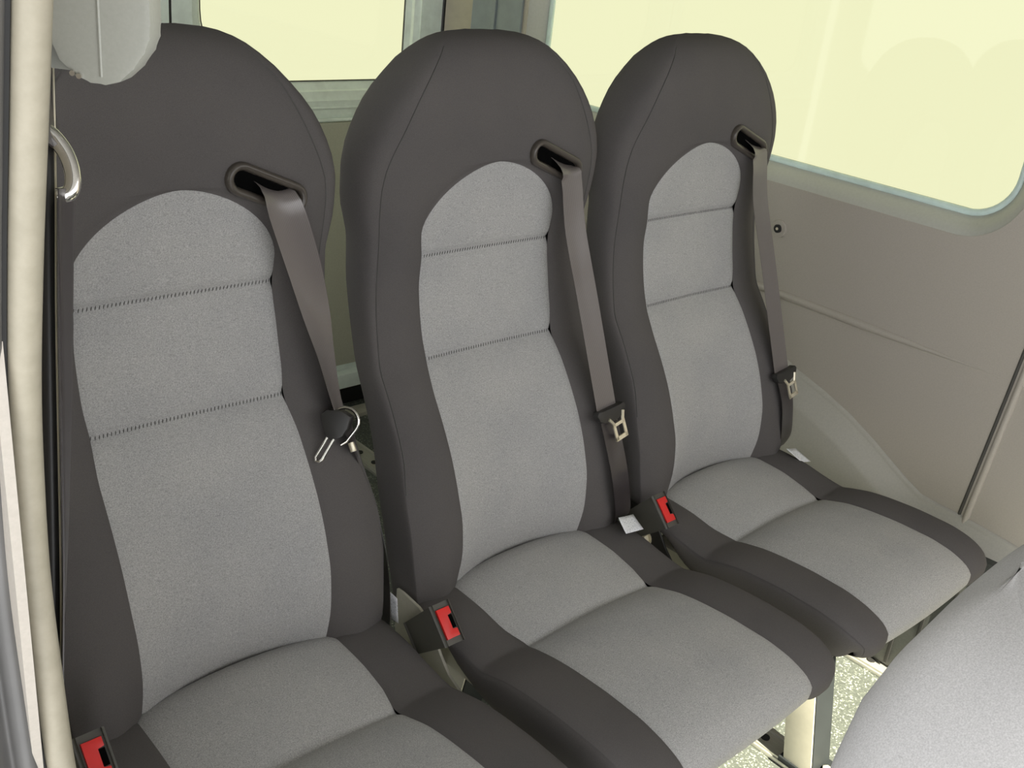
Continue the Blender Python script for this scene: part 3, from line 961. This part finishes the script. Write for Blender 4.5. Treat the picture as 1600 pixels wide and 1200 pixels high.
# twisted belt of the nearest seat
x0 = -PITCH
tb = empty('seat_belt', (x0+.21, 0, .46)); tag(tb, 'twisted seat belt on the seat nearest the door pillar, its latch hanging edge-on', 'seat belt', 'belts of the three seats')
cs = [(.104, .140, 1.000), (.1125, .1135, .986), (.138, .108, .915), (.158, .104, .846), (.168, .0955, .795), (.176, .0860, .745), (.180, .0760, .714)]
ws = [(1, -.05, -.42), (1, -.05, -.33), (1, -.02, -.08), (1, .25, .05), (.85, .55, .05), (.72, .70, .05), (.66, .78, .05)]
o = ribbon('webbing', [(c[0]+x0, c[1], c[2]) for c in cs], ws, .0225, 'belt', None, cup=.003); in_local(o, tb)
cs = [(.180, .0760, .714), (.190, .066, .690), (.204, .068, .655), (.213, .055, .615), (.216, .034, .575), (.2165, .018, .535), (.2165, .012, .485), (.2165, .010, .425)]
ws = [(.66, .78, .05), (.62, .79, .05), (.55, .82, .0), (.5, .85, 0), (.45, .88, 0), (.42, .9, 0), (.25, .95, 0), (.12, .98, 0)]
o = ribbon('lower_webbing', [(c[0]+x0, c[1], c[2]) for c in cs], ws, .021, 'belt_dark', None); in_local(o, tb)
label_card(tb, [(x0+.2235, .024, .470), (x0+.2275, -.003, .464), (x0+.2285, -.011, .430), (x0+.2245, .0265, .422)], .0005)
# the latch seen from its edge: black grip, chrome bail and tongue
gc = Vector((x0+.180, .070, .705))
VD = Vector((.60, .74, -.30)).normalized()
gr = RT*1.0; gu = (UP).normalized()
poly = [(-.022, .012), (-.014, .018), (.004, .016), (.014, .009), (.010, -.006), (.002, -.016), (-.010, -.020), (-.018, -.012)]
g = prism('latch_grip', [gc+gr*u+gu*v-FW*.032 for u, v in poly], FW*.036, 'black', None, .002); in_local(g, tb)
arc = [gc+gr*(.004+.017*math.cos(a))+gu*(.003+.017*math.sin(a))-FW*.010 for a in [math.radians(d) for d in lin(12, 120, -40)]]+[gc+gr*.006+gu*-.022-FW*.011, gc+gr*-.001+gu*-.026-FW*.011]
o = tube('latch_bail', arc, .0022, 'chrome', None, 8); in_local(o, tb)
tg = [gc+gr*u+gu*v-FW*.030 for u, v in ((-.014, -.016), (-.0285, -.040), (-.0285, -.0445), (-.0245, -.046), (-.0205, -.043), (-.006, -.018))]
o = tube('latch_tongue', tg, .0021, 'chrome', None, 8); in_local(o, tb)
o = cyl('latch_stop', gc+gr*.013+gu*-.029-FW*.008, gu+gr*-.3, .004, .012, 'steel', None, 10, .001); in_local(o, tb)

# belt on the door pillar with its chrome guide loop
pb = empty('pillar_seat_belt', (-.79, -.41, 1.10)); tag(pb, 'black seat belt with a chrome guide loop hanging behind the beige door seal', 'seat belt')
CAM = cam.matrix_world.translation
def view_w(p, k): 
    v = (Vector(p)-CAM); v.z = 0; v.normalize()
    return tuple(v*.98+RT*k)
loop = [(-.7878, -.3905, 1.1915), (-.7838, -.3955, 1.1880), (-.7805, -.4000, 1.1815), (-.7795, -.4045, 1.1745), (-.7803, -.4072, 1.1685), (-.7830, -.4085, 1.1640), (-.7880, -.4070, 1.1625)]
o = tube('guide_loop', dense(loop, 4), .0038, 'chrome', None, 14); in_local(o, pb)
cs = [(-.7745, -.3740, 1.235), (-.7798, -.3830, 1.2105), (-.7820, -.3885, 1.197), (-.7835, -.3960, 1.182)]
o = ribbon('upper_webbing', cs, [view_w(c, .18) for c in cs], .014, 'belt_dark', None); in_local(o, pb)
cs = [(-.7835, -.4075, 1.1660), (-.7855, -.4100, 1.155), (-.7930, -.4230, 1.115), (-.8040, -.4420, 1.060), (-.8165, -.4630, 1.005), (-.8310, -.486, .950)]
o = ribbon('lower_webbing', cs, [view_w(c, k) for c, k in zip(cs, (.30, .26, .22, .17, .10, .02))], .013, 'belt_dark', None); in_local(o, pb)
